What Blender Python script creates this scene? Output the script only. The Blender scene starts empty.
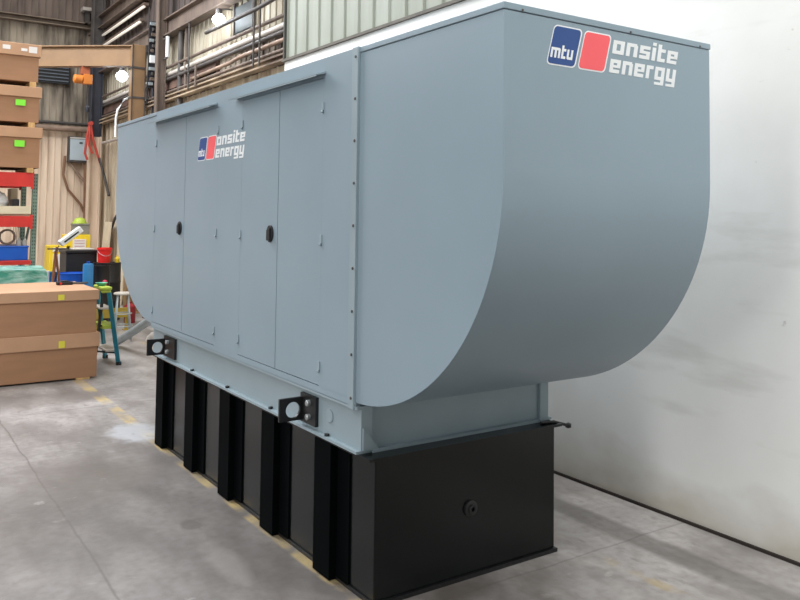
import bpy, bmesh, math, random
from mathutils import Vector, Matrix
random.seed(7)
S = bpy.context.scene
COL = S.collection
PI = math.pi

# ------------------------------------------------------------------ camera, world, lights, exposure
F_PX = 803.17
cam_d = bpy.data.cameras.new('camera'); cam = bpy.data.objects.new('camera', cam_d); COL.objects.link(cam)
yw, pt, rl = -0.594, 0.048, 0.012
f = Vector((-math.sin(yw), math.cos(yw), 0)); r = Vector((math.cos(yw), math.sin(yw), 0)); u = Vector((0, 0, 1))
f2 = f*math.cos(pt) + u*math.sin(pt); u2 = u*math.cos(pt) - f*math.sin(pt)
r3 = r*math.cos(rl) + u2*math.sin(rl); u3 = u2*math.cos(rl) - r*math.sin(rl)
M = Matrix(((r3.x, u3.x, -f2.x, -2.087), (r3.y, u3.y, -f2.y, -3.478), (r3.z, u3.z, -f2.z, 1.9), (0, 0, 0, 1)))
cam.matrix_world = M
cam_d.sensor_width = 36; cam_d.lens = F_PX/800*36
cam_d.shift_y = -123.7/800
cam_d.clip_end = 100
S.camera = cam

W_ = bpy.data.worlds.new('world'); S.world = W_; W_.use_nodes = True
W_.node_tree.nodes['Background'].inputs[0].default_value = (0.93, 0.97, 1.0, 1)
W_.node_tree.nodes['Background'].inputs[1].default_value = 0.2

def area(name, loc, target, sx, sy, power, col=(1, 0.98, 0.95)):
    d = bpy.data.lights.new(name, 'AREA'); d.shape = 'RECTANGLE'; d.size = sx; d.size_y = sy; d.energy = power; d.color = col
    o = bpy.data.objects.new(name, d); COL.objects.link(o); o.location = loc
    o.rotation_euler = (Vector(target)-Vector(loc)).to_track_quat('-Z', 'Y').to_euler()
    return o
area('unseen_area_lights', (-10.5, -1.5, 3.4), (1.0, -.5, 2.0), 3, 20, 1080)  # low unseen panel, added to light upright faces more than the floor
area('unseen_area_lights', (-2.4, 9.5, 8.4), (-0.8, 6.5, 0), 4, 8, 1350, (0.95, 0.97, 1))
area('unseen_area_lights', (0.6, -5.0, 8.6), (1.7, -1.2, 0.6), 5, 4, 560)
area('unseen_area_lights', (1.3, 1.5, 9.0), (1.9, 1.0, 0), 1.2, 8, 230)
area('unseen_area_lights', (0.5, 13.0, 9.5), (1.6, 14.5, 3), 5, 4, 200, (1, 0.97, 0.93))

S.view_settings.view_transform = 'Standard'; S.view_settings.look = 'None'
S.view_settings.gamma = 1; S.view_settings.use_curve_mapping = False
S.view_settings.exposure = 0.16

# ------------------------------------------------------------------ materials
def lin(c):
    return tuple(((v/255)/12.92 if v/255 <= .04045 else ((v/255+.055)/1.055)**2.4) for v in c)
MC = {}
def mat(name, rgb, rough=.5, metal=0.0, noise=0.0, scale=4.0, rgb2=None, bump=0.0, stretch=(1, 1, 1), coat=0, emit=None, spec=None, lo=.35, hi=.65):
    if name in MC: return MC[name]
    m = bpy.data.materials.new(name); m.use_nodes = True; nt = m.node_tree; b = nt.nodes['Principled BSDF']
    c1 = lin(rgb)
    b.inputs['Roughness'].default_value = rough; b.inputs['Metallic'].default_value = metal
    if spec is not None: b.inputs['Specular IOR Level'].default_value = spec
    if coat: b.inputs['Coat Weight'].default_value = coat
    tc = nt.nodes.new('ShaderNodeTexCoord'); mp = nt.nodes.new('ShaderNodeMapping'); mp.inputs['Scale'].default_value = stretch
    nt.links.new(tc.outputs['Object'], mp.inputs[0])
    nz = nt.nodes.new('ShaderNodeTexNoise'); nz.inputs['Scale'].default_value = scale; nz.inputs['Detail'].default_value = 6
    nt.links.new(mp.outputs[0], nz.inputs['Vector'])
    cr = nt.nodes.new('ShaderNodeValToRGB'); cr.color_ramp.elements[0].position = lo; cr.color_ramp.elements[1].position = hi
    if rgb2 is None:
        c2 = tuple(v*(1-noise) for v in c1); c1 = tuple(min(1, v*(1+noise*.5)) for v in c1)
    else: c2 = lin(rgb2)
    cr.color_ramp.elements[0].color = (*c2, 1); cr.color_ramp.elements[1].color = (*c1, 1)
    nt.links.new(nz.outputs['Fac'], cr.inputs[0]); nt.links.new(cr.outputs[0], b.inputs['Base Color'])
    if bump:
        bp = nt.nodes.new('ShaderNodeBump'); bp.inputs['Strength'].default_value = bump; bp.inputs['Distance'].default_value = .02
        nt.links.new(nz.outputs['Fac'], bp.inputs['Height']); nt.links.new(bp.outputs[0], b.inputs['Normal'])
    if emit:
        b.inputs['Emission Color'].default_value = (*emit[0], 1); b.inputs['Emission Strength'].default_value = emit[1]
    MC[name] = m; return m

PAINT = mat('grey_paint', (141, 160, 172), .38, noise=.05, scale=1.2)
PAINT2 = mat('grey_paint_frame', (146, 163, 171), .42, noise=.06, scale=2)
RIBM = mat('black_rib_and_shade', (5, 8, 10), .7, noise=.2, spec=.04)
TANKM = mat('black_tank_paint', (13, 17, 18), .25, noise=.25, scale=2, spec=.35)
BLACK = mat('black_steel', (24, 25, 27), .4, noise=.2)
RUBBER = mat('black_plastic', (30, 31, 34), .5, noise=.2)
BOLT = mat('bolt_zinc', (175, 180, 182), .35, metal=.6, noise=.1)
WHITE = mat('white_vinyl', (236, 240, 242), .45, noise=.02)
BLUEV = mat('blue_vinyl', (38, 76, 140), .45, noise=.04)
REDV = mat('red_vinyl', (250, 98, 105), .45, noise=.04)
CARD = mat('cardboard', (160, 120, 90), .85, noise=.07, scale=2, stretch=(1, 1, 6))
CARD2 = mat('cardboard_lid', (184, 145, 114), .85, noise=.08, scale=2.5)
WOOD = mat('raw_wood', (205, 165, 110), .8, noise=.2, scale=5, stretch=(8, 1, 1))
LIME = mat('lime_sticker', (130, 230, 60), .6, noise=.03)
YEL = mat('yellow_sticker', (222, 212, 70), .6, noise=.05)
REDP = mat('red_rack_paint', (206, 48, 40), .45, noise=.12)
GREENP = mat('green_rack_paint', (112, 134, 120), .5, noise=.15)
CREAM = mat('cream_panel', (214, 200, 174), .7, noise=.08)
BLUEP = mat('blue_plastic', (22, 88, 190), .35, noise=.08)
TEAL = mat('teal_fibreglass', (36, 128, 150), .4, noise=.1)
LIMEG = mat('lime_plastic', (170, 190, 70), .5, noise=.1)
REDPL = mat('red_plastic', (236, 40, 36), .4, noise=.05)
YELP = mat('yellow_paint', (232, 200, 40), .5, noise=.08)
PAPER = mat('white_paper', (225, 220, 216), .8, noise=.05)
GALV = mat('galvanised', (168, 178, 182), .35, metal=.35, noise=.12, scale=12)
STEELD = mat('dark_steel', (78, 74, 72), .6, noise=.35, scale=6)
STEELB = mat('brown_steel', (108, 94, 84), .65, noise=.3, scale=5, stretch=(1, 1, .4))
TAN = mat('tan_crane_paint', (146, 115, 82), .5, noise=.15, scale=3)
PANELG = mat('panel_grey', (176, 190, 198), .5, noise=.05)
PIPEP = mat('old_pipe', (150, 128, 112), .6, noise=.25, scale=5)
PIPEW = mat('pale_pipe', (196, 190, 182), .45, noise=.12, scale=5)
ORANGE = mat('orange_paint', (206, 122, 44), .5, noise=.15)
STRAP = mat('red_webbing', (196, 74, 62), .8, noise=.15)
FILM = mat('green_film', (176, 214, 204), .25, rgb2=(70, 152, 132), scale=5, bump=.8, stretch=(1, 1, 3))
BULB = mat('lit_lamp', (255, 255, 255), .5, emit=((.86, .92, 1), 14))
TUBE = mat('lit_tube', (255, 255, 255), .5, emit=((1, .98, .92), 1.0))
GLASS = mat('dusky_glass', (62, 70, 70), .6, noise=.15)

# ------------------------------------------------------------------ mesh builder
class MB:
    def __init__(s): s.bm = bmesh.new(); s.sm = []
    def box(s, a, b, mtx=None):
        (x0, y0, z0), (x1, y1, z1) = a, b
        vs = [s.bm.verts.new(p) for p in ((x0, y0, z0), (x1, y0, z0), (x1, y1, z0), (x0, y1, z0), (x0, y0, z1), (x1, y0, z1), (x1, y1, z1), (x0, y1, z1))]
        for q in ((0, 3, 2, 1), (4, 5, 6, 7), (0, 1, 5, 4), (1, 2, 6, 5), (2, 3, 7, 6), (3, 0, 4, 7)): s.bm.faces.new([vs[i] for i in q])
        if mtx is not None:
            for v in vs: v.co = mtx @ v.co
        return s
    def bar(s, p, q, w, h):                       # rectangular bar from p to q
        p, q = Vector(p), Vector(q); d = q-p; m = d.to_track_quat('Y', 'Z').to_matrix().to_4x4(); m.translation = p
        return s.box((-w/2, 0, -h/2), (w/2, d.length, h/2), m)
    def ring(s, c, d, rad, n, up=None):
        d = Vector(d).normalized(); a = Vector((0, 0, 1)) if abs(d.z) < .9 else Vector((1, 0, 0))
        e = d.cross(a).normalized(); g = e.cross(d).normalized()
        return [s.bm.verts.new(Vector(c)+rad*(math.cos(2*PI*i/n)*e+math.sin(2*PI*i/n)*g)) for i in range(n)]
    def tube(s, pts, rad, n=12, closed=False):
        pts = [Vector(p) for p in pts]; rs = []
        for i, p in enumerate(pts):
            if closed: d = pts[(i+1) % len(pts)]-pts[i-1]
            else: d = pts[min(i+1, len(pts)-1)]-pts[max(i-1, 0)]
            rs.append(s.ring(p, d, rad if not isinstance(rad, (list, tuple)) else rad[i], n))
        m = len(rs)
        for i in range(m if closed else m-1):
            A, B = rs[i], rs[(i+1) % m]
            for j in range(n):
                fc = s.bm.faces.new((A[j], A[(j+1) % n], B[(j+1) % n], B[j])); fc.smooth = True
        if not closed:
            s.bm.faces.new(rs[0][::-1]); s.bm.faces.new(rs[-1])
        return s
    def lathe(s, c, prof, n=24, axis='z'):         # prof = [(radius, height)]
        c = Vector(c); rs = []
        for (ra, h) in prof:
            vs = []
            for i in range(n):
                a = 2*PI*i/n; x, y = ra*math.cos(a), ra*math.sin(a)
                v = {'z': (x, y, h), 'x': (h, x, y), 'y': (y, h, x)}[axis]
                vs.append(s.bm.verts.new(c+Vector(v)))
            rs.append(vs)
        for A, B in zip(rs, rs[1:]):
            for j in range(n):
                fc = s.bm.faces.new((A[j], A[(j+1) % n], B[(j+1) % n], B[j])); fc.smooth = True
        s.bm.faces.new(rs[0][::-1]); s.bm.faces.new(rs[-1])
        return s
    def prism(s, poly, lo, hi, axis='x', smooth=()):   # poly in the two other axes
        def P(a, b, c): return {'x': (c, a, b), 'y': (a, c, b), 'z': (a, b, c)}[axis]
        A = [s.bm.verts.new(P(a, b, lo)) for a, b in poly]; B = [s.bm.verts.new(P(a, b, hi)) for a, b in poly]
        s.bm.faces.new(A[::-1]); s.bm.faces.new(B); n = len(poly)
        for i in range(n):
            fc = s.bm.faces.new((A[i], A[(i+1) % n], B[(i+1) % n], B[i]))
            if i in smooth: fc.smooth = True
        return s
    def build(s, name, m, parent=None, bevel=0, label=None):
        bm = s.bm; bmesh.ops.recalc_face_normals(bm, faces=bm.faces)
        for e in bm.edges:
            if len(e.link_faces) == 2 and e.calc_face_angle(0) > .6: e.smooth = False
        me = bpy.data.meshes.new(name); bm.to_mesh(me); bm.free(); me.materials.append(m)
        o = bpy.data.objects.new(name, me); COL.objects.link(o)
        if parent is not None:
            o.parent = parent
            o.location = -parent.location if False else (0, 0, 0)
            if parent.get('_base'): pass
        if bevel:
            b = o.modifiers.new('bevel', 'BEVEL'); b.width = bevel; b.segments = 2; b.limit_method = 'ANGLE'
        if label: o['label'] = label
        return o
def tag(o, label, cat, group=None, kind=None):
    o['label'] = label; o['category'] = cat
    if group: o['group'] = group
    if kind: o['kind'] = kind
    return o
def struct(o): o['kind'] = 'structure'; return o
def thing(name, label, cat, loc=(0, 0, 0), group=None, rz=0):
    o = bpy.data.objects.new(name, None); o.location = loc; o.rotation_euler = (0, 0, rz); o.empty_display_size = .1; COL.objects.link(o)
    return tag(o, label, cat, group)
def local(root):
    """meshes below are written in world coordinates: shift them under their root"""
    for ch in root.children:
        if ch.type == 'MESH': ch.data.transform(Matrix.Translation(-root.location))
        for g in ch.children: g.data.transform(Matrix.Translation(-root.location))

# ------------------------------------------------------------------ floor
def floor_mat():
    m = bpy.data.materials.new('concrete_floor'); m.use_nodes = True; nt = m.node_tree; b = nt.nodes['Principled BSDF']
    N = nt.nodes.new; L = nt.links.new
    tc = N('ShaderNodeTexCoord')
    def noise(sc, det, st=(1, 1, 1)):
        mp = N('ShaderNodeMapping'); mp.inputs['Scale'].default_value = st; L(tc.outputs['Object'], mp.inputs[0])
        z = N('ShaderNodeTexNoise'); z.inputs['Scale'].default_value = sc; z.inputs['Detail'].default_value = det; L(mp.outputs[0], z.inputs['Vector']); return z.outputs['Fac']
    def ramp(fac, a, b_, ca, cb):
        c = N('ShaderNodeValToRGB'); c.color_ramp.elements[0].position = a; c.color_ramp.elements[1].position = b_
        c.color_ramp.elements[0].color = (*ca, 1); c.color_ramp.elements[1].color = (*cb, 1); L(fac, c.inputs[0]); return c.outputs[0]
    def mix(fac, a, b_, mode='MIX'):
        k = N('ShaderNodeMix'); k.data_type = 'RGBA'; k.blend_type = mode
        if isinstance(fac, float): k.inputs[0].default_value = fac
        else: L(fac, k.inputs[0])
        for i, v in ((6, a), (7, b_)):
            if isinstance(v, tuple): k.inputs[i].default_value = (*v, 1)
            else: L(v, k.inputs[i])
        return k.outputs[2]
    base = ramp(noise(.8, 9), .38, .62, lin((126, 122, 120)), lin((166, 162, 161)))
    base = mix(ramp(noise(3.2, 9, (1, .6, 1)), .44, .72, (0, 0, 0), (.5, .5, .5)), base, lin((196, 192, 188)))
    base = mix(ramp(noise(1.5, 9, (2.2, .8, 1)), .5, .7, (0, 0, 0), (.7, .7, .7)), base, lin((112, 106, 102)))
    base = mix(ramp(noise(16, 7), .4, .75, (0, 0, 0), (.5, .5, .5)), base, lin((120, 112, 106)))
    sx = N('ShaderNodeSeparateXYZ'); L(tc.outputs['Object'], sx.inputs[0])
    wob = noise(2.5, 3)
    def band(src, centre, half, soft, wobble=0.0):
        s_ = N('ShaderNodeMath'); s_.operation = 'SUBTRACT'; L(src, s_.inputs[0]); s_.inputs[1].default_value = centre
        cur = s_.outputs[0]
        if wobble:
            w1 = N('ShaderNodeMath'); w1.operation = 'MULTIPLY_ADD'; L(wob, w1.inputs[0]); w1.inputs[1].default_value = wobble; L(cur, w1.inputs[2]); cur = w1.outputs[0]
        a = N('ShaderNodeMath'); a.operation = 'ABSOLUTE'; L(cur, a.inputs[0])
        mr = N('ShaderNodeMapRange'); mr.inputs['From Min'].default_value = half; mr.inputs['From Max'].default_value = half+soft
        mr.inputs['To Min'].default_value = 1; mr.inputs['To Max'].default_value = 0; L(a.outputs[0], mr.inputs['Value']); return mr.outputs[0]
    def mul(a, b_):
        k = N('ShaderNodeMath'); k.operation = 'MULTIPLY'; L(a, k.inputs[0])
        if isinstance(b_, float): k.inputs[1].default_value = b_
        else: L(b_, k.inputs[1])
        return k.outputs[0]
    def bw(fac, a, b_): return ramp(fac, a, b_, (0, 0, 0), (1, 1, 1))
    X, Y = sx.outputs[0], sx.outputs[1]
    # near floor multiplied darker on the aisle side, fading out further back
    def rng(src, a, b_, wob_):
        w1 = N('ShaderNodeMath'); w1.operation = 'MULTIPLY_ADD'; L(noise(.9, 6), w1.inputs[0]); w1.inputs[1].default_value = wob_; L(src, w1.inputs[2])
        q = N('ShaderNodeMapRange'); q.inputs['From Min'].default_value = a; q.inputs['From Max'].default_value = b_
        q.inputs['To Min'].default_value = 1; q.inputs['To Max'].default_value = 0; L(w1.outputs[0], q.inputs['Value']); return q.outputs[0]
    base = mix(mul(mul(rng(Y, 3.6, 6.2, 3.0), rng(X, .9, 1.3, .4)), .95), base, (.52, .51, .50), 'MULTIPLY')
    # yellow aisle lines, worn
    base = mix(mul(mul(band(X, .045, .045, .02), bw(noise(3.1, 7), .42, .6)), .7), base, lin((196, 172, 112)))
    base = mix(mul(mul(band(X, 1.44, .03, .02), bw(noise(3.4, 7), .48, .66)), .5), base, lin((176, 152, 88)))
    # dark trodden band near the wall and the strip beyond it
    base = mix(mul(band(X, 1.82, .07, .05), .55), base, lin((78, 74, 70)))
    # expansion joints
    base = mix(mul(band(X, -.92, .002, .009, .05), .6), base, lin((84, 78, 74)))
    base = mix(mul(band(Y, -.22, .003, .008, .04), .3), base, lin((74, 68, 64)))
    base = mix(mul(band(Y, 4.75, .004, .01, .05), .3), base, lin((90, 84, 80)))
    # pale spill beside the tank corner, dark oil spots
    def spot(cx, cy, rx, ry, soft=.5):
        dx = N('ShaderNodeMath'); dx.operation = 'SUBTRACT'; L(X, dx.inputs[0]); dx.inputs[1].default_value = cx
        dy = N('ShaderNodeMath'); dy.operation = 'SUBTRACT'; L(Y, dy.inputs[0]); dy.inputs[1].default_value = cy
        cb = N('ShaderNodeCombineXYZ'); L(mul(dx.outputs[0], 1/rx), cb.inputs[0]); L(mul(dy.outputs[0], 1/ry), cb.inputs[1])
        ln = N('ShaderNodeVectorMath'); ln.operation = 'LENGTH'; L(cb.outputs[0], ln.inputs[0])
        ad = N('ShaderNodeMath'); ad.operation = 'MULTIPLY_ADD'; L(noise(7, 5), ad.inputs[0]); ad.inputs[1].default_value = 1.2; L(ln.outputs['Value'], ad.inputs[2])
        mr = N('ShaderNodeMapRange'); mr.inputs['From Min'].default_value = 1.3; mr.inputs['From Max'].default_value = 1.3+soft
        mr.inputs['To Min'].default_value = 1; mr.inputs['To Max'].default_value = 0; L(ad.outputs[0], mr.inputs['Value']); return mr.outputs[0]
    base = mix(mul(spot(-.02, 3.62, .2, .3, .6), .6), base, lin((190, 196, 204)))
    base = mix(mul(spot(-.33, 1.35, .07, .1, .3), .6), base, lin((88, 82, 78)))
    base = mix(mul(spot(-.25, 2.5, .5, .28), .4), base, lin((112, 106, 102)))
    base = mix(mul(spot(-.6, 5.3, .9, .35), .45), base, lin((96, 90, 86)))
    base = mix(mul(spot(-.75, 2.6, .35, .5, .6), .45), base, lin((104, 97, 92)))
    base = mix(mul(bw(noise(9, 8, (1.6, .7, 1)), .6, .72), .35), base, lin((98, 92, 88)))
    base = mix(mul(mul(bw(noise(6.5, 8, (1, 1.2, 1)), .64, .74), bw(noise(1.1, 3), .5, .6)), .45), base, lin((196, 193, 190)))
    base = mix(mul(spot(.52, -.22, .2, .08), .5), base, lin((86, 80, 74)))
    base = mix(mul(spot(-.35, .75, .07, .25, .8), .18), base, lin((196, 192, 188)))
    L(base, b.inputs['Base Color']); b.inputs['Roughness'].default_value = .42; b.inputs['Specular IOR Level'].default_value = .5
    bp = N('ShaderNodeBump'); bp.inputs['Strength'].default_value = .15; bp.inputs['Distance'].default_value = .01
    L(noise(18, 6), bp.inputs['Height']); L(bp.outputs[0], b.inputs['Normal'])
    return m
struct(MB().box((-11, -9, -.2), (3.2, 18, 0)).build('floor', floor_mat()))

# ------------------------------------------------------------------ walls
WALLP = mat('white_wall_paint', (226, 227, 225), .75, rgb2=(208, 208, 202), scale=1.1, lo=.3, hi=.62)
def wall_mat():
    """painted block wall: scuffs and grime rising from the floor, faint course marks"""
    m = bpy.data.materials.new('painted_wall'); m.use_nodes = True; nt = m.node_tree; b = nt.nodes['Principled BSDF']
    N = nt.nodes.new; L = nt.links.new; tc = N('ShaderNodeTexCoord')
    def noise(sc, st):
        mp = N('ShaderNodeMapping'); mp.inputs['Scale'].default_value = st; L(tc.outputs['Object'], mp.inputs[0])
        z = N('ShaderNodeTexNoise'); z.inputs['Scale'].default_value = sc; z.inputs['Detail'].default_value = 8; L(mp.outputs[0], z.inputs['Vector']); return z.outputs['Fac']
    def ramp(fac, a, b_, ca, cb):
        c = N('ShaderNodeValToRGB'); c.color_ramp.elements[0].position = a; c.color_ramp.elements[1].position = b_
        c.color_ramp.elements[0].color = (*ca, 1); c.color_ramp.elements[1].color = (*cb, 1); L(fac, c.inputs[0]); return c.outputs[0]
    def mix(fac, a, b_):
        k = N('ShaderNodeMix'); k.data_type = 'RGBA'; L(fac, k.inputs[0]); L(a, k.inputs[6])
        k.inputs[7].default_value = (*b_, 1); return k.outputs[2]
    base = ramp(noise(.9, (1, 1, 1)), .3, .65, lin((222, 223, 219)), lin((237, 238, 237)))
    sx = N('ShaderNodeSeparateXYZ'); L(tc.outputs['Object'], sx.inputs[0])
    # grime splashed up from the floor
    g = N('ShaderNodeMath'); g.operation = 'MULTIPLY_ADD'; L(noise(1.6, (1, 1, 1.5)), g.inputs[0]); g.inputs[1].default_value = -.7; L(sx.outputs[2], g.inputs[2])
    mr = N('ShaderNodeMapRange'); mr.inputs['From Min'].default_value = -.33; mr.inputs['From Max'].default_value = .0; mr.inputs['To Min'].default_value = .6; mr.inputs['To Max'].default_value = 0
    L(g.outputs[0], mr.inputs['Value']); base = mix(mr.outputs[0], base, lin((158, 146, 122)))
    base = mix(ramp(noise(2.4, (1, .5, 2.2)), .6, .74, (0, 0, 0), (.3, .3, .3)), base, lin((176, 176, 166)))
    base = mix(ramp(noise(9, (1, 1, 1)), .72, .76, (0, 0, 0), (.35, .35, .35)), base, lin((130, 122, 108)))
    L(base, b.inputs['Base Color']); b.inputs['Roughness'].default_value = .7
    bp = N('ShaderNodeBump'); bp.inputs['Strength'].default_value = .2; bp.inputs['Distance'].default_value = .02
    L(noise(3, (1, 1, 1)), bp.inputs['Height']); L(bp.outputs[0], b.inputs['Normal'])
    return m
struct(MB().box((2.281, -9, 0), (2.61, 5.6, 3.79)).build('wall_right', wall_mat()))
struct(MB().box((2.266, -9, 0), (2.281, 5.6, .018)).build('baseboard_right', mat('dark_joint', (44, 38, 34), .9, noise=.2)))
struct(MB().box((2.25, -9, 3.79), (2.61, 5.62, 3.82)).build('trim_1', mat('dark_flashing', (96, 92, 84), .7, noise=.2)))

def cladding(name, m, axis, const, a0, a1, z0, z1, pitch, depth, side, thick=.05, flat=.86):
    """vertically ribbed sheet; axis 'x' = sheet in plane x=const running along y; side = direction the ribs stand"""
    b = MB(); pts = []; a = a0
    while a < a1-1e-6:
        e = min(a+pitch, a1); w = e-a
        pts += [(a, const), (a+w*flat, const), (a+w*(flat+.035), const+side*depth), (e-w*.035, const+side*depth)]
        a = e
    pts.append((a1, const))
    poly = pts+[(a1, const-side*thick), (a0, const-side*thick)]
    if axis == 'x': poly = [(c, a_) for a_, c in poly]
    b.prism(poly, z0, z1, 'z')
    return struct(b.build(name, m))
CLADW = mat('pale_sheet', (156, 161, 151), .6, rgb2=(142, 147, 136), scale=1.5, stretch=(1, 3, .5))
cladding('wall_right_upper', CLADW, 'x', 2.33, -9, 5.62, 3.8, 8.0, .30, .022, -1, .2, .9)
struct(MB().box((2.28, 5.62, 3.82), (2.62, 5.65, 8)).build('trim_2', mat('dark_corner_trim', (70, 70, 64), .7, noise=.2)))
CL1 = mat('tan_siding', (228, 208, 186), .75, rgb2=(158, 130, 106), scale=1.6, stretch=(2.2, 2.2, .22), lo=.3, hi=.52)
CL2 = mat('stained_siding', (160, 150, 134), .8, rgb2=(84, 76, 68), scale=2.2, stretch=(2.4, 2.4, .35), lo=.36, hi=.6)
CL3 = mat('sooty_siding', (116, 104, 96), .8, rgb2=(80, 68, 64), scale=2.2, stretch=(2, 2, .3), lo=.35, hi=.6)
cladding('wall_back', CL1, 'y', 16.8, -11, 2.6, 0, 3.86, .15, .02, -1)
cladding('wall_back_middle', CL2, 'y', 16.8, -11, 2.6, 3.86, 6.32, .15, .02, -1)
cladding('wall_back_upper', CL3, 'y', 16.8, -11, 2.6, 6.32, 9.5, .15, .02, -1)
cladding('wall_bay', mat('tan_siding_bay', (206, 192, 168), .75, rgb2=(150, 130, 108), scale=1.8, stretch=(2, 2, .25), lo=.3, hi=.5), 'x', 2.62, 5.6, 16.8, 0, 3.9, .30, .03, -1)
cladding('wall_bay_middle', mat('stained_bay', (176, 166, 150), .8, rgb2=(78, 66, 58), scale=1.7, stretch=(1.4, 1.4, .5), lo=.4, hi=.58), 'x', 2.62, 5.6, 16.8, 3.9, 4.42, .2, .02, -1)
cladding('wall_bay_clerestory', mat('translucent_panel', (190, 184, 166), .6, rgb2=(150, 138, 118), scale=1.5, stretch=(2, 2, .4)), 'x', 2.62, 5.6, 16.8, 4.42, 5.12, .2, .02, -1)
cladding('wall_bay_upper', mat('rusty_siding', (98, 86, 80), .8, rgb2=(66, 58, 56), scale=1.6, stretch=(2, 2, .3)), 'x', 2.62, 5.6, 16.8, 5.12, 9.5, .3, .03, -1)

# ------------------------------------------------------------------ the generator
Wd, Ln, ZB, ZT = 1.335, 3.314, .945, 2.75
gen = thing('generator_set', 'long grey enclosed diesel generator with rounded hoods, standing on its black fuel tank', 'generator', (Wd/2, 1.6, 0))
# tank ---------------------------------------------------------------
tank = MB().box((.06, -.114, .02), (Wd-.06, 3.21, .700)).build('fuel_tank', TANKM, gen, .006, 'black steel base fuel tank')
MB().box((.012, -.135, .700), (Wd-.02, 3.38, .714)).build('tank_top_plate', TANKM, tank)
MB().box((.05, -.13, 0), (Wd-.05, 3.22, .02)).build('tank_foot', BLACK, tank)
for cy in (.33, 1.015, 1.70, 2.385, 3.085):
    b = MB(); b.box((.008, cy-.09, .004), (.062, cy+.09, .700)).box((.050, cy-.215, .012), (.062, cy-.09, .699)).build('tank_rib_and_shade_strip', RIBM, tank, .003)  # thin second box paints the rib's dark reflection on the tank panel
MB().lathe((.657, -.114, .357), [(.042, 0), (.042, -.012), (.024, -.016), (.024, -.026), (.012, -.026), (.012, -.010)], 20, 'y').build('drain_plug', BLACK, tank)
MB().tube([(1.20, -.08, .722), (1.28, -.1, .722), (1.40, -.1, .685)], .009, 8).lathe((1.40, -.1, .685), [(.004, -.016), (.018, -.01), (.018, .01), (.004, .016)], 12).build('drain_rod', BLACK, tank)
# skid ---------------------------------------------------------------
sk = MB()
prof = lambda x0, s_: [(x0, .714), (x0, .728), (x0+s_*.028, .728), (x0+s_*.028, .931), (x0, .931), (x0, .945), (x0+s_*.09, .945), (x0+s_*.09, .714)]
skid = MB().prism([(a, b_) for a, b_ in prof(0.0, 1)], -.03, 3.34, 'y').prism(prof(Wd, -1), -.03, 3.34, 'y').build('skid_rail', PAINT2, gen, 0)
MB().box((.09, -.012, .714), (Wd-.09, .05, .93)).box((.09, -.045, .714), (Wd-.09, -.012, .728)).build('skid_end_plate', PAINT2, skid)
MB().box((.09, 3.28, .714), (Wd-.09, 3.33, .93)).build('skid_end_plate', PAINT2, skid)
MB().prism([(.034, .728), (.13, .728), (.034, .84)], -.042, -.03, 'y').build('gusset', PAINT2, skid)
MB().lathe((.028, .288, .833), [(.036, 0), (.036, -.004), (.03, -.007)], 24, 'x').build('web_cap', PAINT2, skid)
for y in (2.356, 1.675, .996, .299):
    MB().lathe((.016, y, .728), [(.014, 0), (.014, .012), (.006, .014)], 6).build('flange_bolt', BLACK, skid)
# lugs ---------------------------------------------------------------
def lug(y, y1):
    b = MB(); n = 28; zc, xc, R_, x0, x1, z0, z1 = .817, -.05, .043, -.133, .02, .757, .884
    # plate with a round hole, facing -y
    outer = []
    for i in range(n):
        a = 2*PI*i/n; dx, dz = math.cos(a), math.sin(a)
        t = min((x1-xc)/dx if dx > 1e-6 else 9, (x0-xc)/dx if dx < -1e-6 else 9, (z1-zc)/dz if dz > 1e-6 else 9, (z0-zc)/dz if dz < -1e-6 else 9)
        outer.append((xc+dx*t, zc+dz*t))
    for cx_, cz_ in ((x0, z0), (x0, z1), (x1, z0), (x1, z1)):
        k = min(range(n), key=lambda i: (outer[i][0]-cx_)**2+(outer[i][1]-cz_)**2); outer[k] = (cx_, cz_)
    inner = [(xc+R_*math.cos(2*PI*i/n), zc+R_*math.sin(2*PI*i/n)) for i in range(n)]
    vs = {}
    for k, (ring) in enumerate((outer, inner)):
        for s_, yy in enumerate((y-.009, y+.009)):
            vs[k, s_] = [b.bm.verts.new((p[0], yy, p[1])) for p in ring]
    for i in range(n):
        j = (i+1) % n
        for q in ((vs[0, 0], vs[1, 0]), (vs[0, 1], vs[1, 1]), (vs[0, 0], vs[0, 1]), (vs[1, 0], vs[1, 1])):
            b.bm.faces.new((q[0][i], q[0][j], q[1][j], q[1][i]))
    l = b.build('lifting_lug', BLACK, gen, .003, 'black lifting eye plate')
    MB().box((.008, y1, .748), (.027, y+.02, .905)).build('lug_mount', BLACK, l)
    for z in (.79, .865):
        MB().lathe((.01, y-.09, z), [(.017, 0), (.017, -.02), (.013, -.024)], 10, 'x').build('lug_bolt', BOLT, l)
lug(.573, .413); lug(2.985, 2.74)
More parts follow.
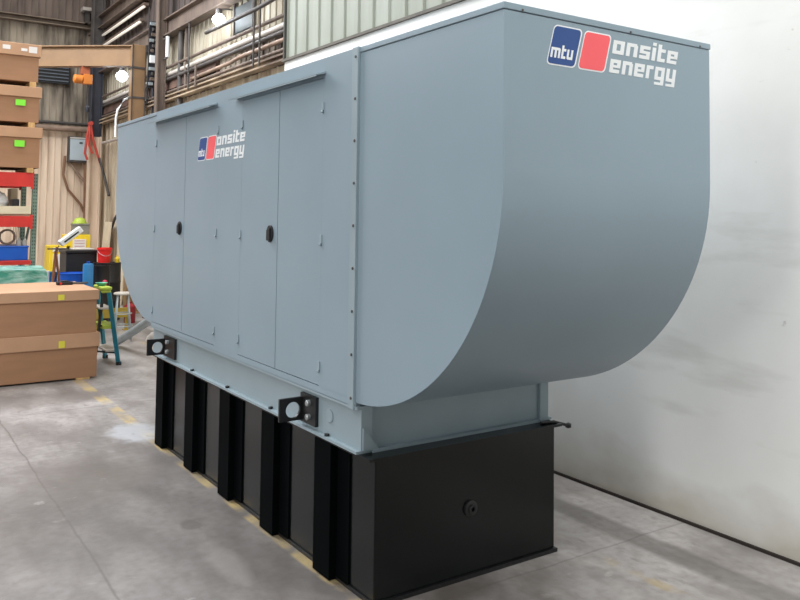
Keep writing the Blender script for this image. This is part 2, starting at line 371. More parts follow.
# enclosure ---------------------------------------------------------
core = MB().box((.014, .02, .95), (Wd-.014, Ln-.02, 2.70)).build('enclosure_body', PAINT, gen)
def plate(name, y0, y1, z0, z1, x0=0.0, m=PAINT, par=core, bev=0):
    return MB().box((x0, y0, z0), (.03, y1, z1)).build(name, m, par, bev)
plate('side_panel', .0, .3655, .9785, 2.6435); plate('side_panel', 1.4705, 1.8975, .9785, 2.6435)
plate('side_panel', 3.3055, 3.336, .9785, 2.6435)
plate('bottom_rail', -.01, 3.336, .943, .979, 0)
plate('top_rail', -.01, 3.336, 2.643, 2.702, 0)
doors = []
def door(y0, y1, handle_y=None, hinge_y=None):
    d = MB().box((0, y0, .983), (.03, y1, 2.640)).build('door', PAINT, gen, .001)
    for z in (2.478, 1.757, 1.08):
        MB().box((-.006, hinge_y-.012, z-.014), (.002, hinge_y+.012, z+.03)).lathe((-.006, hinge_y, z-.016), [(.008, -.012), (.008, .0)], 10).build('hinge', PAINT2, d)
    if handle_y:
        b = MB(); n = 20
        b.prism([(handle_y+.042*math.cos(2*PI*i/n)*(1 if True else 1), 1.777+.052*math.sin(2*PI*i/n)) for i in range(n)], -.012, 0, 'x')
        b.prism([(handle_y-.022, 1.735), (handle_y+.022, 1.735), (handle_y+.022, 1.800), (handle_y-.022, 1.812)], -.022, -.010, 'x')
        b.build('door_handle', RUBBER, d, .003, 'black recessed paddle latch')
    return d
door(.366, .910, None, .366); door(.916, 1.470, 1.005, 1.470)
door(1.898, 2.566, None, 1.898); door(2.572, 3.305, 2.655, 3.300)
for a, b_ in ((.342, 1.575), (1.918, 3.361)):
    MB().prism([(-.062, 2.650), (-.062, 2.656), (.004, 2.676), (.004, 2.664)], a, b_, 'y').prism([(-.062, 2.643), (-.058, 2.643), (-.058, 2.652), (-.062, 2.652)], a, b_, 'y').build('rain_guard', PAINT2, gen)
# roof
roof = MB().box((0, 0, 2.702), (Wd, Ln, 2.750)).build('roof', PAINT, gen, .0)
for a, b_ in ((1.15, 1.6), (1.85, 2.1), (2.75, 3.2)):
    MB().box((.05, a, 2.752), (Wd-.05, b_, 2.772)).build('roof_cap', PAINT, roof)
# hoods
def hood(y0, sgn, P_):
    R_ = 1.101; zb = .965; n = 32; b = MB()
    prof_ = [(y0, ZT-.031)]
    prof_ += [(y0+sgn*P_, ZT-.031)]
    arc = [(y0+sgn*P_*math.sin(PI/2*(1-i/n)), zb+R_*(1-math.cos(PI/2*(1-i/n)))) for i in range(n+1)]
    prof_ += arc
    b.prism(prof_, .006, Wd-.006, 'x', smooth=range(2, 2+n))
    h = b.build('hood', PAINT, gen, 0)
    a, c = sorted((y0+sgn*(P_+.004), y0))
    MB().box((-.0, a, ZT-.028), (Wd+.0, c, ZT)).build('hood_cap', PAINT, h, .003)
    return h
front = hood(0, -1, 1.101); rear = hood(Ln, 1, 1.25)
for (y0, y1) in ((-.012, .044),):
    st = MB().box((-.012, y0, .93), (.012, y1, 2.752)).build('seam_strip', PAINT2, gen, .003)
    for k in range(9):
        z = .985+k*.2145
        MB().lathe((-.012, y0+.02, z), [(.0075, .002), (.0075, -.004), (.005, -.005)], 8, 'x').build('rivet', STEELD, st)
# screws on the front cap
for x in (.10, .75, 1.25):
    MB().lathe((x, -1.105, ZT-.022), [(.005, .002), (.005, -.003)], 8, 'y').build('cap_screw', STEELD, front)
# lettering: rectangles on a 4 x 5 letter grid, sheared
T = 1.3
GL = {
 'o': (4, [(0, 0, T, 5), (4-T, 0, 4, 5), (0, 0, 4, T), (0, 5-T, 4, 5)]),
 'n': (4, [(0, 0, T, 5), (4-T, 0, 4, 4.4), (0, 5-T, 3.6, 5)]),
 's': (3.8, [(0, 0, 3.8, T), (3.8-T, 0, 3.8, 3), (0, 2, 3.8, 3), (0, 2, T, 5), (0, 5-T, 3.8, 5)]),
 'i': (T, [(0, 0, T, 5), (0, 5.7, T, 6.9)]),
 't': (2.9, [(0, 0, T, 6.6), (0, 0, 2.9, T), (0, 5-T, 2.9, 5)]),
 'e': (4, [(0, 0, T, 5), (0, 0, 3.8, T), (0, 5-T, 4, 5), (4-T, 2, 4, 5), (0, 2, 4, 2.9)]),
 'r': (2.8, [(0, 0, T, 5), (0, 5-T, 2.8, 5)]),
 'g': (4, [(0, 0, T, 5), (4-T, -1.9, 4, 5), (0, 0, 4, T), (0, 5-T, 4, 5), (.2, -1.9, 4, -.9)]),
 'y': (4, [(0, 0, T, 5), (4-T, -1.9, 4, 5), (0, 0, 4, T), (.2, -1.9, 4, -.9)]),
 'm': (6.2, [(0, 0, T, 5), (2.55, 0, 2.55+T, 5), (6.2-T, 0, 6.2, 4.6), (0, 5-T, 5.8, 5)]),
 'u': (4, [(0, .4, T, 5), (4-T, 0, 4, 5), (.4, 0, 4, T)])}
def text_mesh(word, org, su, sv, place, depth, name, m, par, shear=.2, layer=0):
    b = MB(); x = 0
    for ch in word:
        w, rs = GL[ch]
        for k, (x0, y0, x1, y1) in enumerate(rs):
            q = [(x+x0, y0), (x+x1, y0), (x+x1, y1), (x+x0, y1)]
            e = depth+k*.00004
            A = []; B = []
            for (gx, gy) in q:
                U = org[0]+(gx*su+shear*gy*sv); V = org[1]+gy*sv
                A.append(b.bm.verts.new(place(U, V, -.0006))); B.append(b.bm.verts.new(place(U, V, e)))
            b.bm.faces.new(A[::-1]); b.bm.faces.new(B)
            for i in range(4): b.bm.faces.new((A[i], A[(i+1) % 4], B[(i+1) % 4], B[i]))
        x += w+.85
    return b.build(name, m, par)
def slab(u0, v0, wdt, hgt, place, d0, d1, name, m, par, shear=.22, rad=.02):
    b = MB(); pts = []
    for (cx_, cy_, a0) in ((wdt-rad, hgt-rad, 0), (rad, hgt-rad, 90), (rad, rad, 180), (wdt-rad, rad, 270)):
        for k in range(5):
            a = math.radians(a0+k*22.5); U = cx_+rad*math.cos(a); V = cy_+rad*math.sin(a)
            pts.append((u0+U+shear*V, v0+V))
    A = [b.bm.verts.new(place(U, V, d0)) for U, V in pts]; B = [b.bm.verts.new(place(U, V, d1)) for U, V in pts]; n = len(pts)
    b.bm.faces.new(A[::-1]); b.bm.faces.new(B)
    for i in range(n): b.bm.faces.new((A[i], A[(i+1) % n], B[(i+1) % n], B[i]))
    return b.build(name, m, par)
def decal(place, par, sc, u0, tx=1.0):
    # sheared panel pair about .16 m tall, then two lines of lettering
    slab(u0-.006, -.006, .168*sc+.0, .172, place, -.0005, .0008, 'logo_outline', WHITE, par, .28, .02)
    slab(u0, 0, .168*sc-.012, .16, place, -.0005, .0016, 'logo_tile', BLUEV, par, .28, .017)['label'] = 'dark blue logo tile'
    slab(u0+.176*sc, -.006, .168*sc, .172, place, -.0005, .0008, 'logo_outline', WHITE, par, .28, .02)
    slab(u0+.176*sc+.006, 0, .168*sc-.012, .16, place, -.0005, .0016, 'logo_tile', REDV, par, .28, .017)['label'] = 'coral red logo tile'
    text_mesh('mtu', (u0+.016*sc, .026), .0086*sc, .0086, place, .0024, 'logo_lettering', WHITE, par)
    text_mesh('onsite', (u0+.392*sc, .087), .0183*tx, .0122, place, .0014, 'logo_lettering', WHITE, par)
    text_mesh('energy', (u0+.372*sc, .001), .0166*tx, .0122, place, .0014, 'logo_lettering', WHITE, par)
decal(lambda U, V, d: (U, -1.101-d, 2.532+V), front, 1.0, .24)
decal(lambda U, V, d: (-d, 2.30-U, 2.285+V), core, .95, .0, 1.12)
local(gen)

# ------------------------------------------------------------------ pipe beside the far end
p = MB().tube([(1.02, 8.2, .065), (1.04, 7.3, .355), (1.05, 5.6, .911)], .056, 20)
tag(p.build('steel_pipe', GALV), 'galvanised round pipe lying at a slant from the concrete to behind the generator', 'pipe')
ts = thing('pipe_stand', 'small steel trestle holding up the slanting galvanised pipe behind the generator', 'stand', (1.05, 5.75, 0))
MB().box((.95, 5.72, .775), (1.15, 5.78, .797)).build('cross_bar', STEELD, ts)
for x in (.97, 1.13): MB().bar((x, 5.75, .775), (x, 5.75, 0), .03, .03).build('leg', STEELD, ts)
local(ts)
p = MB().tube([(.19, 3.50, .80), (.17, 3.68, .80), (.165, 3.80, .795), (.155, 3.86, .76), (.150, 3.88, .73)], .027, 14)
p.build('vent_elbow', PIPEW, gen, 0, 'white elbow fitting').data.transform(Matrix.Translation(-gen.location))
MB().tube([(.19, 3.3, .80), (.19, 3.52, .80)], .022, 12).build('vent_stub', GALV, gen).data.transform(Matrix.Translation(-gen.location))

# ------------------------------------------------------------------ large cardboard crates on the floor
def crate(name, x0, x1, y0, y1, z0, zl, z1, label, group, sticker, lip=.02):
    t = thing(name, label, 'box', ((x0+x1)/2, (y0+y1)/2, z0), group)
    MB().box((x0+lip, y0+lip, z0), (x1-lip, y1-lip, z1-.02)).build('carton_body', CARD, t, .004)
    MB().box((x0, y0, zl), (x1, y1, z1)).build('carton_lid', CARD2, t, .006)
    for (sx, sz, w, h, m, nm) in sticker:
        MB().box((sx, y0-.003, sz), (sx+w, y0+.001, sz+h)).build(nm, m, t)
    local(t); return t
crate('carton', -2.6, .27, 6.1, 7.35, .02, .362, .522, 'long brown cardboard carton on the floor, lowest of the two with yellow stickers', 'long cartons on the floor', [(-.17, .375, .065, .075, YEL, 'sticker')])
crate('carton', -2.6, .25, 6.1, 7.35, .522, .892, 1.006, 'long brown cardboard carton stacked on another, tools lying on its lid', 'long cartons on the floor', [(-.19, .905, .065, .06, YEL, 'sticker')])
for x, w in ((-2.5, 'outermost'), (-1.2, 'middle'), (.08, 'closest to the ladder')):
    tag(MB().box((x-.05, 6.12, 0), (x+.1, 7.33, .02)).build('floor_batten', WOOD), 'thin wooden batten under the lowest floor carton, '+w, 'batten', 'battens under the floor carton')

# ------------------------------------------------------------------ pallet rack
rk = thing('pallet_rack', 'red and green steel pallet rack holding cardboard cartons', 'rack', (-1.0, 9.4, 0))
def slot_mat(x):
    m = mat('perforated_green_post', (112, 134, 120), .5, noise=.15).copy(); nt = m.node_tree; N = nt.nodes.new; L = nt.links.new
    b = nt.nodes['Principled BSDF']; src = b.inputs['Base Color'].links[0].from_socket
    tc = N('ShaderNodeTexCoord'); sp = N('ShaderNodeSeparateXYZ'); L(tc.outputs['Object'], sp.inputs[0])
    def mth(op, a, v):
        k = N('ShaderNodeMath'); k.operation = op; L(a, k.inputs[0])
        if isinstance(v, float): k.inputs[1].default_value = v
        else: L(v, k.inputs[1])
        return k.outputs[0]
    zf = mth('LESS_THAN', mth('FRACT', mth('MULTIPLY', sp.outputs[2], 20.0), 0.0), .45)
    xo = mth('ABSOLUTE', mth('ADD', sp.outputs[0], -x+rk.location.x), 0.0)
    xf = mth('MULTIPLY', mth('GREATER_THAN', xo, .009), mth('LESS_THAN', xo, .02))
    k = N('ShaderNodeMix'); k.data_type = 'RGBA'; L(mth('MULTIPLY', zf, xf), k.inputs[0]); L(src, k.inputs[6]); k.inputs[7].default_value = (.01, .01, .01, 1)
    L(k.outputs[2], b.inputs['Base Color']); return m
def upright(x, y):
    u_ = MB(); u_.box((x-.035, y-.0, 0), (x-.029, y+.07, 2.43)).box((x+.029, y, 0), (x+.035, y+.07, 2.43)).box((x-.035, y-.004, 0), (x+.035, y+.002, 2.43)).box((x-.05, y-.02, 0), (x+.05, y+.09, .01))
    u_.build('upright', slot_mat(x), rk)
for x in (.035, -2.55):
    upright(x, 9.04); upright(x-.01, 9.92)
    MB().bar((x, 9.08, .4), (x, 9.95, 1.2), .03, .03).bar((x, 9.95, 1.2), (x, 9.08, 2.0), .03, .03).build('brace', GREENP, rk)
for z0, z1 in ((1.664, 1.818), (2.237, 2.437)):
    for y in (8.985, 9.99):
        MB().box((-2.52, y, z0), (.0, y+.055, z1)).box((-.035, y-.004, z0-.03), (.005, y+.0, z1+.02)).build('beam', REDP, rk, .004)
MB().box((-2.52, 9.045, 1.82), (-.02, 9.985, 1.85)).box((-2.52, 8.99, 1.85), (-.02, 9.985, 1.96)).build('shelf_deck', CREAM, rk)
MB().box((-2.52, 9.04, 2.42), (0, 9.99, 2.437)).build('shelf_deck', STEELD, rk)
for z0, z1 in ((1.13, 1.19),):
    for y in (8.985, 9.99): MB().box((-2.52, y, z0), (.0, y+.055, z1)).build('beam', REDP, rk, .004)
MB().box((-2.52, 9.04, 1.16), (0, 9.99, 1.19)).build('shelf_deck', STEELD, rk)
local(rk)
cz = [(2.505, 2.935, 3.085, .09), (3.155, 3.515, 3.665, .065), (3.74, 4.10, 4.275, .04)]
cl = ['cardboard carton on the red rack, lowest of the three', 'cardboard carton with lime label, middle of the three on the rack', 'topmost cardboard carton on the rack with white paper labels']
stk = [[(-.27, 3.335-.0-.58, .085, .055, LIME, 'lime_label')] if False else [(-.275, 2.80, .13, .09, LIME, 'lime_label')],
       [(-.28, 3.385, .13, .085, LIME, 'lime_label')],
       [(-.47, 4.17, .1, .06, PAPER, 'paper_label'), (-.23, 4.165, .08, .04, PAPER, 'paper_label'), (-.13, 4.15, .11, .09, PAPER, 'paper_label')]]
for (z0, zl, z1, xr), lb, st in zip(cz, cl, stk):
    crate('rack_carton', -2.2, xr, 8.93, 10.0, z0, zl, z1, lb, 'cartons on the rack', st, .03)
for (z0, z1, what) in ((2.437, 2.505, 'lowest'), (3.085, 3.155, 'middle'), (3.665, 3.74, 'topmost')):
    for x, side in ((-.10, 'right'), (-1.95, 'left')):
        tag(MB().box((x, 8.95, z0), (x+.085, 9.98, z1)).build('spacer_block', WOOD, None, .004), 'raw wood spacer under the %s rack carton, near its %s end' % (what, side), 'wood block', 'wood spacers between rack cartons')
# things on the rack shelves
tag(MB().box((-.9, 9.06, 1.19), (-.03, 9.8, 1.385)).box((-.91, 9.05, 1.37), (-.02, 9.81, 1.395)).build('storage_bin', BLUEP, None, .01), 'long blue plastic bin on the lowest rack shelf', 'bin')
hr = thing('hose_coil', 'tan hose coil standing in the blue bin on the rack', 'hose', (-.27, 9.3, 1.39))
b = MB()
for k in range(3):
    b.tube([(-.27+(.10)*math.cos(2*PI*i/20), 9.3+k*.03, 1.515+.10*math.sin(2*PI*i/20)) for i in range(20)], .014, 8, True)
b.build('hose_loop', PIPEP, hr); local(hr)
for i, x in enumerate((-.13, .0-.055)):
    tag(MB().lathe((x, 9.2, 1.395), [(.03, 0), (.032, .07), (.014, .09), (.014, .11)], 14).build('bottle', PIPEW), ('small pale bottle in the blue bin, beside the hose coil', 'small pale bottle in the blue bin, next to the green rack post')[i], 'bottle', 'bottles in the blue bin')
tag(MB().box((-.22, 9.5, 1.96), (-.12, 9.8, 2.22)).build('cream_board', CREAM, None, .006), 'upright cream board on the shelf between the red beams', 'board')
b = MB(); 
for k in range(5): b.box((-.11+k*.022, 9.86, 1.2), (-.105+k*.022, 9.88, 1.66))
tag(b.build('wire_divider', BLACK), 'dark wire divider behind the blue bin', 'wire panel')
bag = MB().lathe((-.42, 9.35, 1.96), [(.13, 0), (.16, .05), (.14, .12), (.1, .18), (.05, .21)], 18).build('plastic_bag', WHITE)
tag(bag, 'white plastic bag on the shelf between the red beams', 'bag')
tag(MB().box((-.24, 9.15, 1.96), (-.15, 9.4, 2.06)).build('small_box', RUBBER, None, .01), 'small black box beside the white bag on the rack shelf', 'box')
# green wrapped bundle
gb = bmesh.new(); bmesh.ops.create_cube(gb, size=1); bmesh.ops.subdivide_edges(gb, edges=gb.edges, cuts=8, use_grid_fill=True)
for v in gb.verts:
    c = v.co.copy(); v.co = Vector((-.68+c.x*1.5, 8.35+c.y*.8, .575+c.z*1.15))
    if c.z > .3: v.co.x -= .10*(c.z-.3)*5*max(0, c.x); v.co.z -= .06*abs(c.y)
    v.co += Vector((random.uniform(-1, 1), random.uniform(-1, 1), random.uniform(-1, 1) if c.z > -.4 else 0))*.012
m_ = MB(); m_.bm.free(); m_.bm = gb
o = m_.build('wrapped_pallet', FILM); tag(o, 'pallet load wrapped in pale green plastic film behind the floor cartons', 'wrapped pallet')

# on the floor cartons: tool and bowl
g = thing('hand_tool', 'black hand tool lying on the floor carton lid', 'tool', (.12, 6.88, 1.006))
MB().box((-.06, 6.84, 1.006), (.12, 6.93, 1.045)).prism([(-.04, 1.045), (.10, 1.045), (.06, 1.06), (0, 1.06)], 6.85, 6.92, 'y').build('tool_body', RUBBER, g, .008)
MB().tube([(.10, 6.88, 1.025), (.22, 6.86, 1.022), (.30, 6.9, 1.02)], .013, 8).build('tool_handle', STEELD, g)
MB().lathe((-.02, 6.835, 1.027), [(.013, .0), (.013, -.006)], 12, 'y').build('tool_knob', REDPL, g); local(g)

# ------------------------------------------------------------------ step ladder
ld = thing('step_ladder', 'teal step ladder with lime green top beside the floor cartons', 'ladder', (.55, 7.1, 0))
A0, A1, B0, B1 = Vector((.675, 6.8, .012)), Vector((.545, 6.86, .93)), Vector((.655, 7.36, .012)), Vector((.50, 7.22, .93))
MB().bar(A0, A1, .03, .05).build('rail', TEAL, ld); MB().bar(B0, B1, .03, .05).build('rail', TEAL, ld)
MB().bar((.40, 6.86, .012), (.49, 6.88, .92), .022, .03).build('rear_rail', BLACK, ld); MB().bar((.40, 7.3, .012), (.47, 7.2, .92), .022, .03).build('rear_rail', BLACK, ld)
for k, (z, m, nm) in enumerate(((.18, PIPEW, 'step'), (.46, LIMEG, 'step'), (.70, PIPEW, 'step'))):
    t_ = z/.93; a = A0.lerp(A1, t_); c = B0.lerp(B1, t_)
    s_ = MB().box((a.x-.13, a.y, z-.012), (a.x+.02, c.y, z+(.012 if m is PIPEW else .035))).build(nm, m, ld, .004)
    if m is LIMEG: s_['label'] = 'lime green step'
MB().box((.45, 6.82, .925), (.58, 7.24, .965)).box((.46, 6.83, .89), (.57, 6.9, .925)).box((.46, 7.17, .89), (.57, 7.23, .925)).build('top_cap', LIMEG, ld, .012)
MB().bar((.41, 6.87, .18), (.64, 6.82, .15), .012, .02).bar((.43, 6.88, .5), (.60, 6.84, .45), .012, .02).build('spreader', BLACK, ld)
for p_ in (A0, B0): MB().box((p_.x-.03, p_.y-.02, 0), (p_.x+.03, p_.y+.02, .04)).build('foot', BLACK, ld)
for p_ in ((.40, 6.86), (.40, 7.3)): MB().box((p_[0]-.02, p_[1]-.02, 0), (p_[0]+.02, p_[1]+.02, .03)).build('foot', BLACK, ld)
local(ld)
b = MB().lathe((.50, 7.03, .965), [(.04, 0), (.07, .035), (.075, .04), (.068, .04), (.04, .008)], 20).build('bowl', mat('green_plastic', (90, 176, 150), .4, noise=.05))
tag(b, 'shallow green plastic bowl on top of the step ladder', 'bowl')

# ------------------------------------------------------------------ stool
st = thing('stool', 'round pale topped steel stool on the concrete near the hood', 'stool', (1.23, 8.7, 0))
MB().lathe((1.22, 8.7, .675), [(.12, 0), (.13, .008), (.13, .026), (.115, .034)], 28).build('seat', PIPEW, st)
for a in (35, 125, 215, 305):
    c, s_ = math.cos(math.radians(a)), math.sin(math.radians(a))
    MB().tube([(1.22+.10*c, 8.7+.10*s_, .68), (1.23+.165*c, 8.7+.165*s_, 0)], .011, 8).build('leg', GALV, st)
for z, r_ in ((.40, .127), (.22, .145)):
    MB().tube([(1.225+r_*math.cos(2*PI*i/24), 8.7+r_*math.sin(2*PI*i/24), z) for i in range(24)], .008, 6, True).build('foot_ring', GALV, st)
local(st)

# ------------------------------------------------------------------ drums, buckets and cabinet behind
def drum(name, x, y, r_, h, m, label, cat='drum', group=None, z=0):
    b = MB().lathe((x, y, z), [(r_*.97, 0), (r_, .01), (r_*.98, .02), (r_*.98, h*.32), (r_*1.02, h*.335), (r_*.98, h*.35), (r_*.98, h*.65), (r_*1.02, h*.665), (r_*.98, h*.68), (r_*.98, h-.02), (r_*1.02, h-.01), (r_*1.02, h), (r_*.96, h), (r_*.95, h-.015)], 28)
    return tag(b.build(name, m), label, cat, group)
drum('plastic_drum', 1.0, 11.0, .245, .85, BLUEP, 'wide blue drum standing behind the floor cartons', group='blue drums')
drum('plastic_drum', .69, 11.35, .13, .85, mat('blue_plastic_dull', (30, 110, 160), .4, noise=.08), 'narrow dull blue drum left of the wide blue drum', group='blue drums')
drum('white_bucket', .56, 10.9, .05, .90, WHITE, 'slim white container left of the blue drums', 'container')
bt = thing('gas_cylinder', 'slim blue gas cylinder standing between the blue drum and the black drums', 'cylinder', (1.13, 10.48, 0))
MB().lathe((1.13, 10.48, 0), [(.08, 0), (.085, .01), (.085, 1.0), (.075, 1.03), (.03, 1.035)], 20).build('cylinder_body', mat('blue_cylinder', (50, 130, 190), .4, noise=.06), bt)
MB().lathe((1.13, 10.48, 1.035), [(.02, 0), (.02, .012), (.03, .015), (.03, .03)], 12).build('valve', BLUEP, bt); local(bt)
drum('black_drum', 1.62, 11.2, .23, 1.0, RUBBER, 'black drum with the red bucket on its lid', group='black drums')
drum('black_drum', 1.40, 10.75, .15, .98, BLACK, 'slim black drum beside the blue cylinder', group='black drums')
rb = thing('bucket', 'bright red plastic bucket on the black drum', 'bucket', (1.56, 11.2, 1.0))
MB().lathe((1.56, 11.2, 1.0), [(.10, 0), (.12, .22), (.13, .225), (.13, .26), (.118, .26), (.105, .03)], 24).build('bucket_body', REDPL, rb)
MB().tube([(1.56+.13*math.cos(a), 11.2-.04*math.sin(a)-.1*math.sin(a), 1.24-.12*math.sin(a)) for a in [PI*i/12 for i in range(13)]], .004, 6).build('bucket_handle', BOLT, rb); local(rb)
tag(MB().lathe((1.77, 11.15, 1.0), [(.04, 0), (.045, .07), (.02, .1), (.02, .12)], 14).build('jug', YELP), 'small yellow jug beside the red bucket', 'jug')
bc = thing('tool_cart', 'black tool cart with a pale tray on top between the cabinet and the red bucket', 'cart', (1.2, 11.7, 0))
MB().box((.98, 11.45, .12), (1.5, 12.0, 1.16)).build('cart_body', RUBBER, bc, .015)
MB().box((.96, 11.42, 1.16), (1.52, 12.03, 1.21)).build('cart_lid', BLACK, bc, .01)
MB().box((1.12, 11.5, 1.21), (1.46, 11.9, 1.235)).build('tray', PIPEW, bc, .005)
for x in (1.03, 1.45):
    for y in (11.5, 11.95): MB().lathe((x-.015, y, .06), [(.06, 0), (.06, .03)], 16, 'x').box((x-.02, y-.02, .06), (x+.02, y+.02, .13)).build('caster', BLACK, bc)
local(bc)
def wheel_valve(x, y, z, label):
    o = MB().tube([(x+.035*math.cos(2*PI*i/16), y, z+.035*math.sin(2*PI*i/16)) for i in range(16)], .008, 6, True)
    return o
pk = MB().lathe((1.42, 10.552, .70), [(.0, -.05), (.035, -.035), (.045, 0), (.035, .035), (.004, .05)], 14).build('rag', mat('pink_cloth', (200, 60, 90), .8, noise=.1))
tag(pk, 'crumpled pink rag hooked on the slim black drum', 'rag'); 
# yellow cabinet
yc = thing('yellow_cabinet', 'stepped yellow cabinet with white papers on its front by the back siding', 'cabinet', (1.58, 14.2, 0))
MB().box((1.18, 14.0, 0), (1.58, 14.5, 1.19)).box((1.50, 14.0, 0), (1.97, 14.5, 1.41)).build('cabinet_body', YELP, yc, .01)
for x0, x1, z0, z1 in ((1.25, 1.40, .45, 1.02), (1.42, 1.58, .45, 1.02), (1.62, 1.88, 1.12, 1.32), (1.64, 1.88, .5, 1.02), (1.24, 1.5, 1.07, 1.15)):
    MB().box((x0, 13.985, z0), (x1, 14.0, z1)).build('paper_sheet', PAPER, yc)
for z in (1.17, 1.23, 1.28):
    MB().box((1.65, 13.982, z), (1.85, 13.986, z+.012)).build('paper_rule', mat('pink_print', (190, 130, 130), .8, noise=.05), yc)
local(yc)
tag(MB().box((1.66, 14.1, 1.41), (1.96, 14.4, 1.63)).box((1.65, 14.09, 1.6), (1.97, 14.41, 1.64)).build('metal_box', mat('grey_box', (128, 128, 122), .6, noise=.1), None, .01), 'grey metal box on top of the yellow cabinet', 'box')
hm = MB().lathe((1.80, 14.25, 1.64), [(.17, 0), (.165, .02), (.13, .025), (.12, .07), (.08, .11), (.02, .125)], 24).build('hard_hat', LIMEG)
tag(hm, 'lime green hard hat on the grey metal box', 'hard hat')
# work light on a stand
wl = thing('work_lamp', 'white tilted work lamp on a slim wooden legged stand behind the cartons', 'work light', (.62, 10.3, 0))
hd = Matrix.Translation((.80, 10.3, 1.49)) @ Matrix.Rotation(math.radians(-38), 4, 'Y')
MB().box((-.20, -.07, -.05), (.20, .07, .05), hd).build('lamp_head', WHITE, wl, .012)
MB().box((-.14, -.076, -.02), (.13, -.070, .005), hd).build('lamp_glass', BLACK, wl)
MB().tube([(.63, 10.3, 1.34), (.60, 10.3, 1.30), (.58, 10.3, 1.0)], .012, 8).build('stem', STEELD, wl)
for a, b_ in (((.46, 10.2, 0), (.60, 10.3, 1.32)), ((.74, 10.2, 0), (.58, 10.3, 1.25)), ((.55, 10.6, 0), (.58, 10.3, 1.25))):
    MB().bar(a, b_, .03, .03).build('leg', mat('brown_wood', (140, 92, 64), .7, noise=.15), wl)
MB().box((.46, 10.27, 1.28), (.74, 10.33, 1.30)).build('cross_bar', STEELD, wl)
local(wl)
# boards at the bay wall, barrier rail, red can
for i, (y, h, lab) in enumerate(((14.35, 1.68, 'pale board leaning on the bay siding, next to the yellow cabinet'), (13.3, 1.68, 'pale board leaning on the bay siding, closest to the hood'))):
    b = MB(); mt = Matrix.Translation((2.33 if i == 0 else 2.42, y, 0)) @ Matrix.Rotation(math.radians(4.5), 4, 'Y')
    b.box((0, 0, .002), (.025, .55, h), mt)
    tag(b.build('leaning_board', CREAM), lab, 'board', 'pale boards leaning on the wall')
DYEL = mat('dull_yellow', (160, 138, 48), .6, noise=.15)
rl_ = thing('barrier_rail', 'low yellow barrier rail on the floor behind the stool', 'barrier', (1.35, 9.76, 0))
MB().box((1.08, 9.72, .21), (1.62, 9.76, .36)).build('rail', DYEL, rl_)
for x in (1.12, 1.58):
    MB().box((x-.02, 9.76, .01), (x+.02, 9.80, .34)).box((x-.05, 9.72, 0), (x+.05, 9.84, .01)).build('post', DYEL, rl_)
local(rl_)
tag(MB().lathe((1.86, 10.6, 0), [(.09, 0), (.095, .01), (.095, .28), (.05, .32), (.03, .33), (.03, .36)], 18).build('red_can', mat('dark_red_paint', (140, 24, 34), .4, noise=.1)), 'dark red can on the floor beneath the far hood', 'can')

# ------------------------------------------------------------------ back wall fittings
struct(MB().prism([(16.60, 6.28), (16.78, 6.28), (16.78, 6.42), (16.60, 6.42), (16.60, 6.40), (16.75, 6.40), (16.75, 6.30), (16.60, 6.30)], -11, 2.58, 'x').build('trim_3', mat('girt_steel', (128, 114, 100), .6, noise=.2)))
def wallpipe(pts, r_, m, label, group=None, n=12):
    return tag(MB().tube(pts, r_, n).build('wall_pipe', m), label, 'pipe', group)
wallpipe([(-4, 16.62, 3.84), (2.5, 16.62, 3.84)], .07, PIPEP, 'thick rusty horizontal pipe along the back siding above the grey electrical panel')
wallpipe([(-4, 16.70, 3.98), (2.5, 16.70, 3.98)], .035, STEELD, 'thin dark pipe just above the thick one on the back siding')
ep = thing('electrical_panel', 'light grey electrical panel mounted on the back siding', 'electrical panel', (2.27, 16.6, 3.35))
MB().box((2.01, 16.56, 3.05), (2.53, 16.77, 3.67)).build('enclosure_box', STEELD, ep, .01)
MB().box((2.035, 16.54, 3.10), (2.505, 16.56, 3.60)).build('panel_door', PANELG, ep, .006)
MB().box((2.24, 16.528, 3.50), (2.31, 16.54, 3.53)).build('panel_latch', BLACK, ep)
MB().box((2.03, 16.53, 3.61), (2.51, 16.56, 3.645)).build('drip_edge', PIPEW, ep); local(ep)
CB = mat('brown_conduit', (134, 100, 76), .6, noise=.2)
wallpipe([(1.96, 16.7, 3.2), (1.93, 16.7, 2.75), (2.05, 16.7, 2.4), (2.35, 16.7, 2.05), (2.48, 16.7, 1.75)], .03, CB, 'brown conduit curving down from the left side of the electrical panel', 'conduits under the panel')
wallpipe([(2.06, 16.66, 3.05), (2.3, 16.66, 2.72), (2.5, 16.66, 2.5)], .035, PIPEP, 'short slanting conduit below the electrical panel', 'conduits under the panel')
wallpipe([(2.42, 16.66, 3.05), (2.44, 16.66, 2.4), (2.46, 16.66, 1.2)], .05, CB, 'straight brown conduit dropping from the electrical panel near the corner', 'conduits under the panel')
lv = thing('wall_louver', 'dark slatted louver in the back siding under the tan jib beam', 'louver', (1.65, 16.7, 5.08))
MB().box((1.0, 16.66, 4.90), (2.0, 16.77, 5.32)).build('louver_box', RUBBER, lv)
b = MB()
for k in range(5): b.bar((1.03, 16.64, 4.96+k*.08), (1.97, 16.64, 4.96+k*.08), .02, .025)
b.build('louver_slats', mat('blue_grey_slat', (92, 100, 110), .6, noise=.1), lv); local(lv)
lf = thing('loading_shelf', 'pale flat fixture high on the back siding near the corner column', 'light fixture', (2.5, 16.6, 6.9))
MB().box((2.22, 16.5, 6.70), (2.48, 16.77, 6.78)).build('fixture_body', PIPEW, lf); MB().box((2.3, 16.6, 6.4), (2.4, 16.77, 6.7)).build('fixture_bracket', STEELD, lf); local(lf)

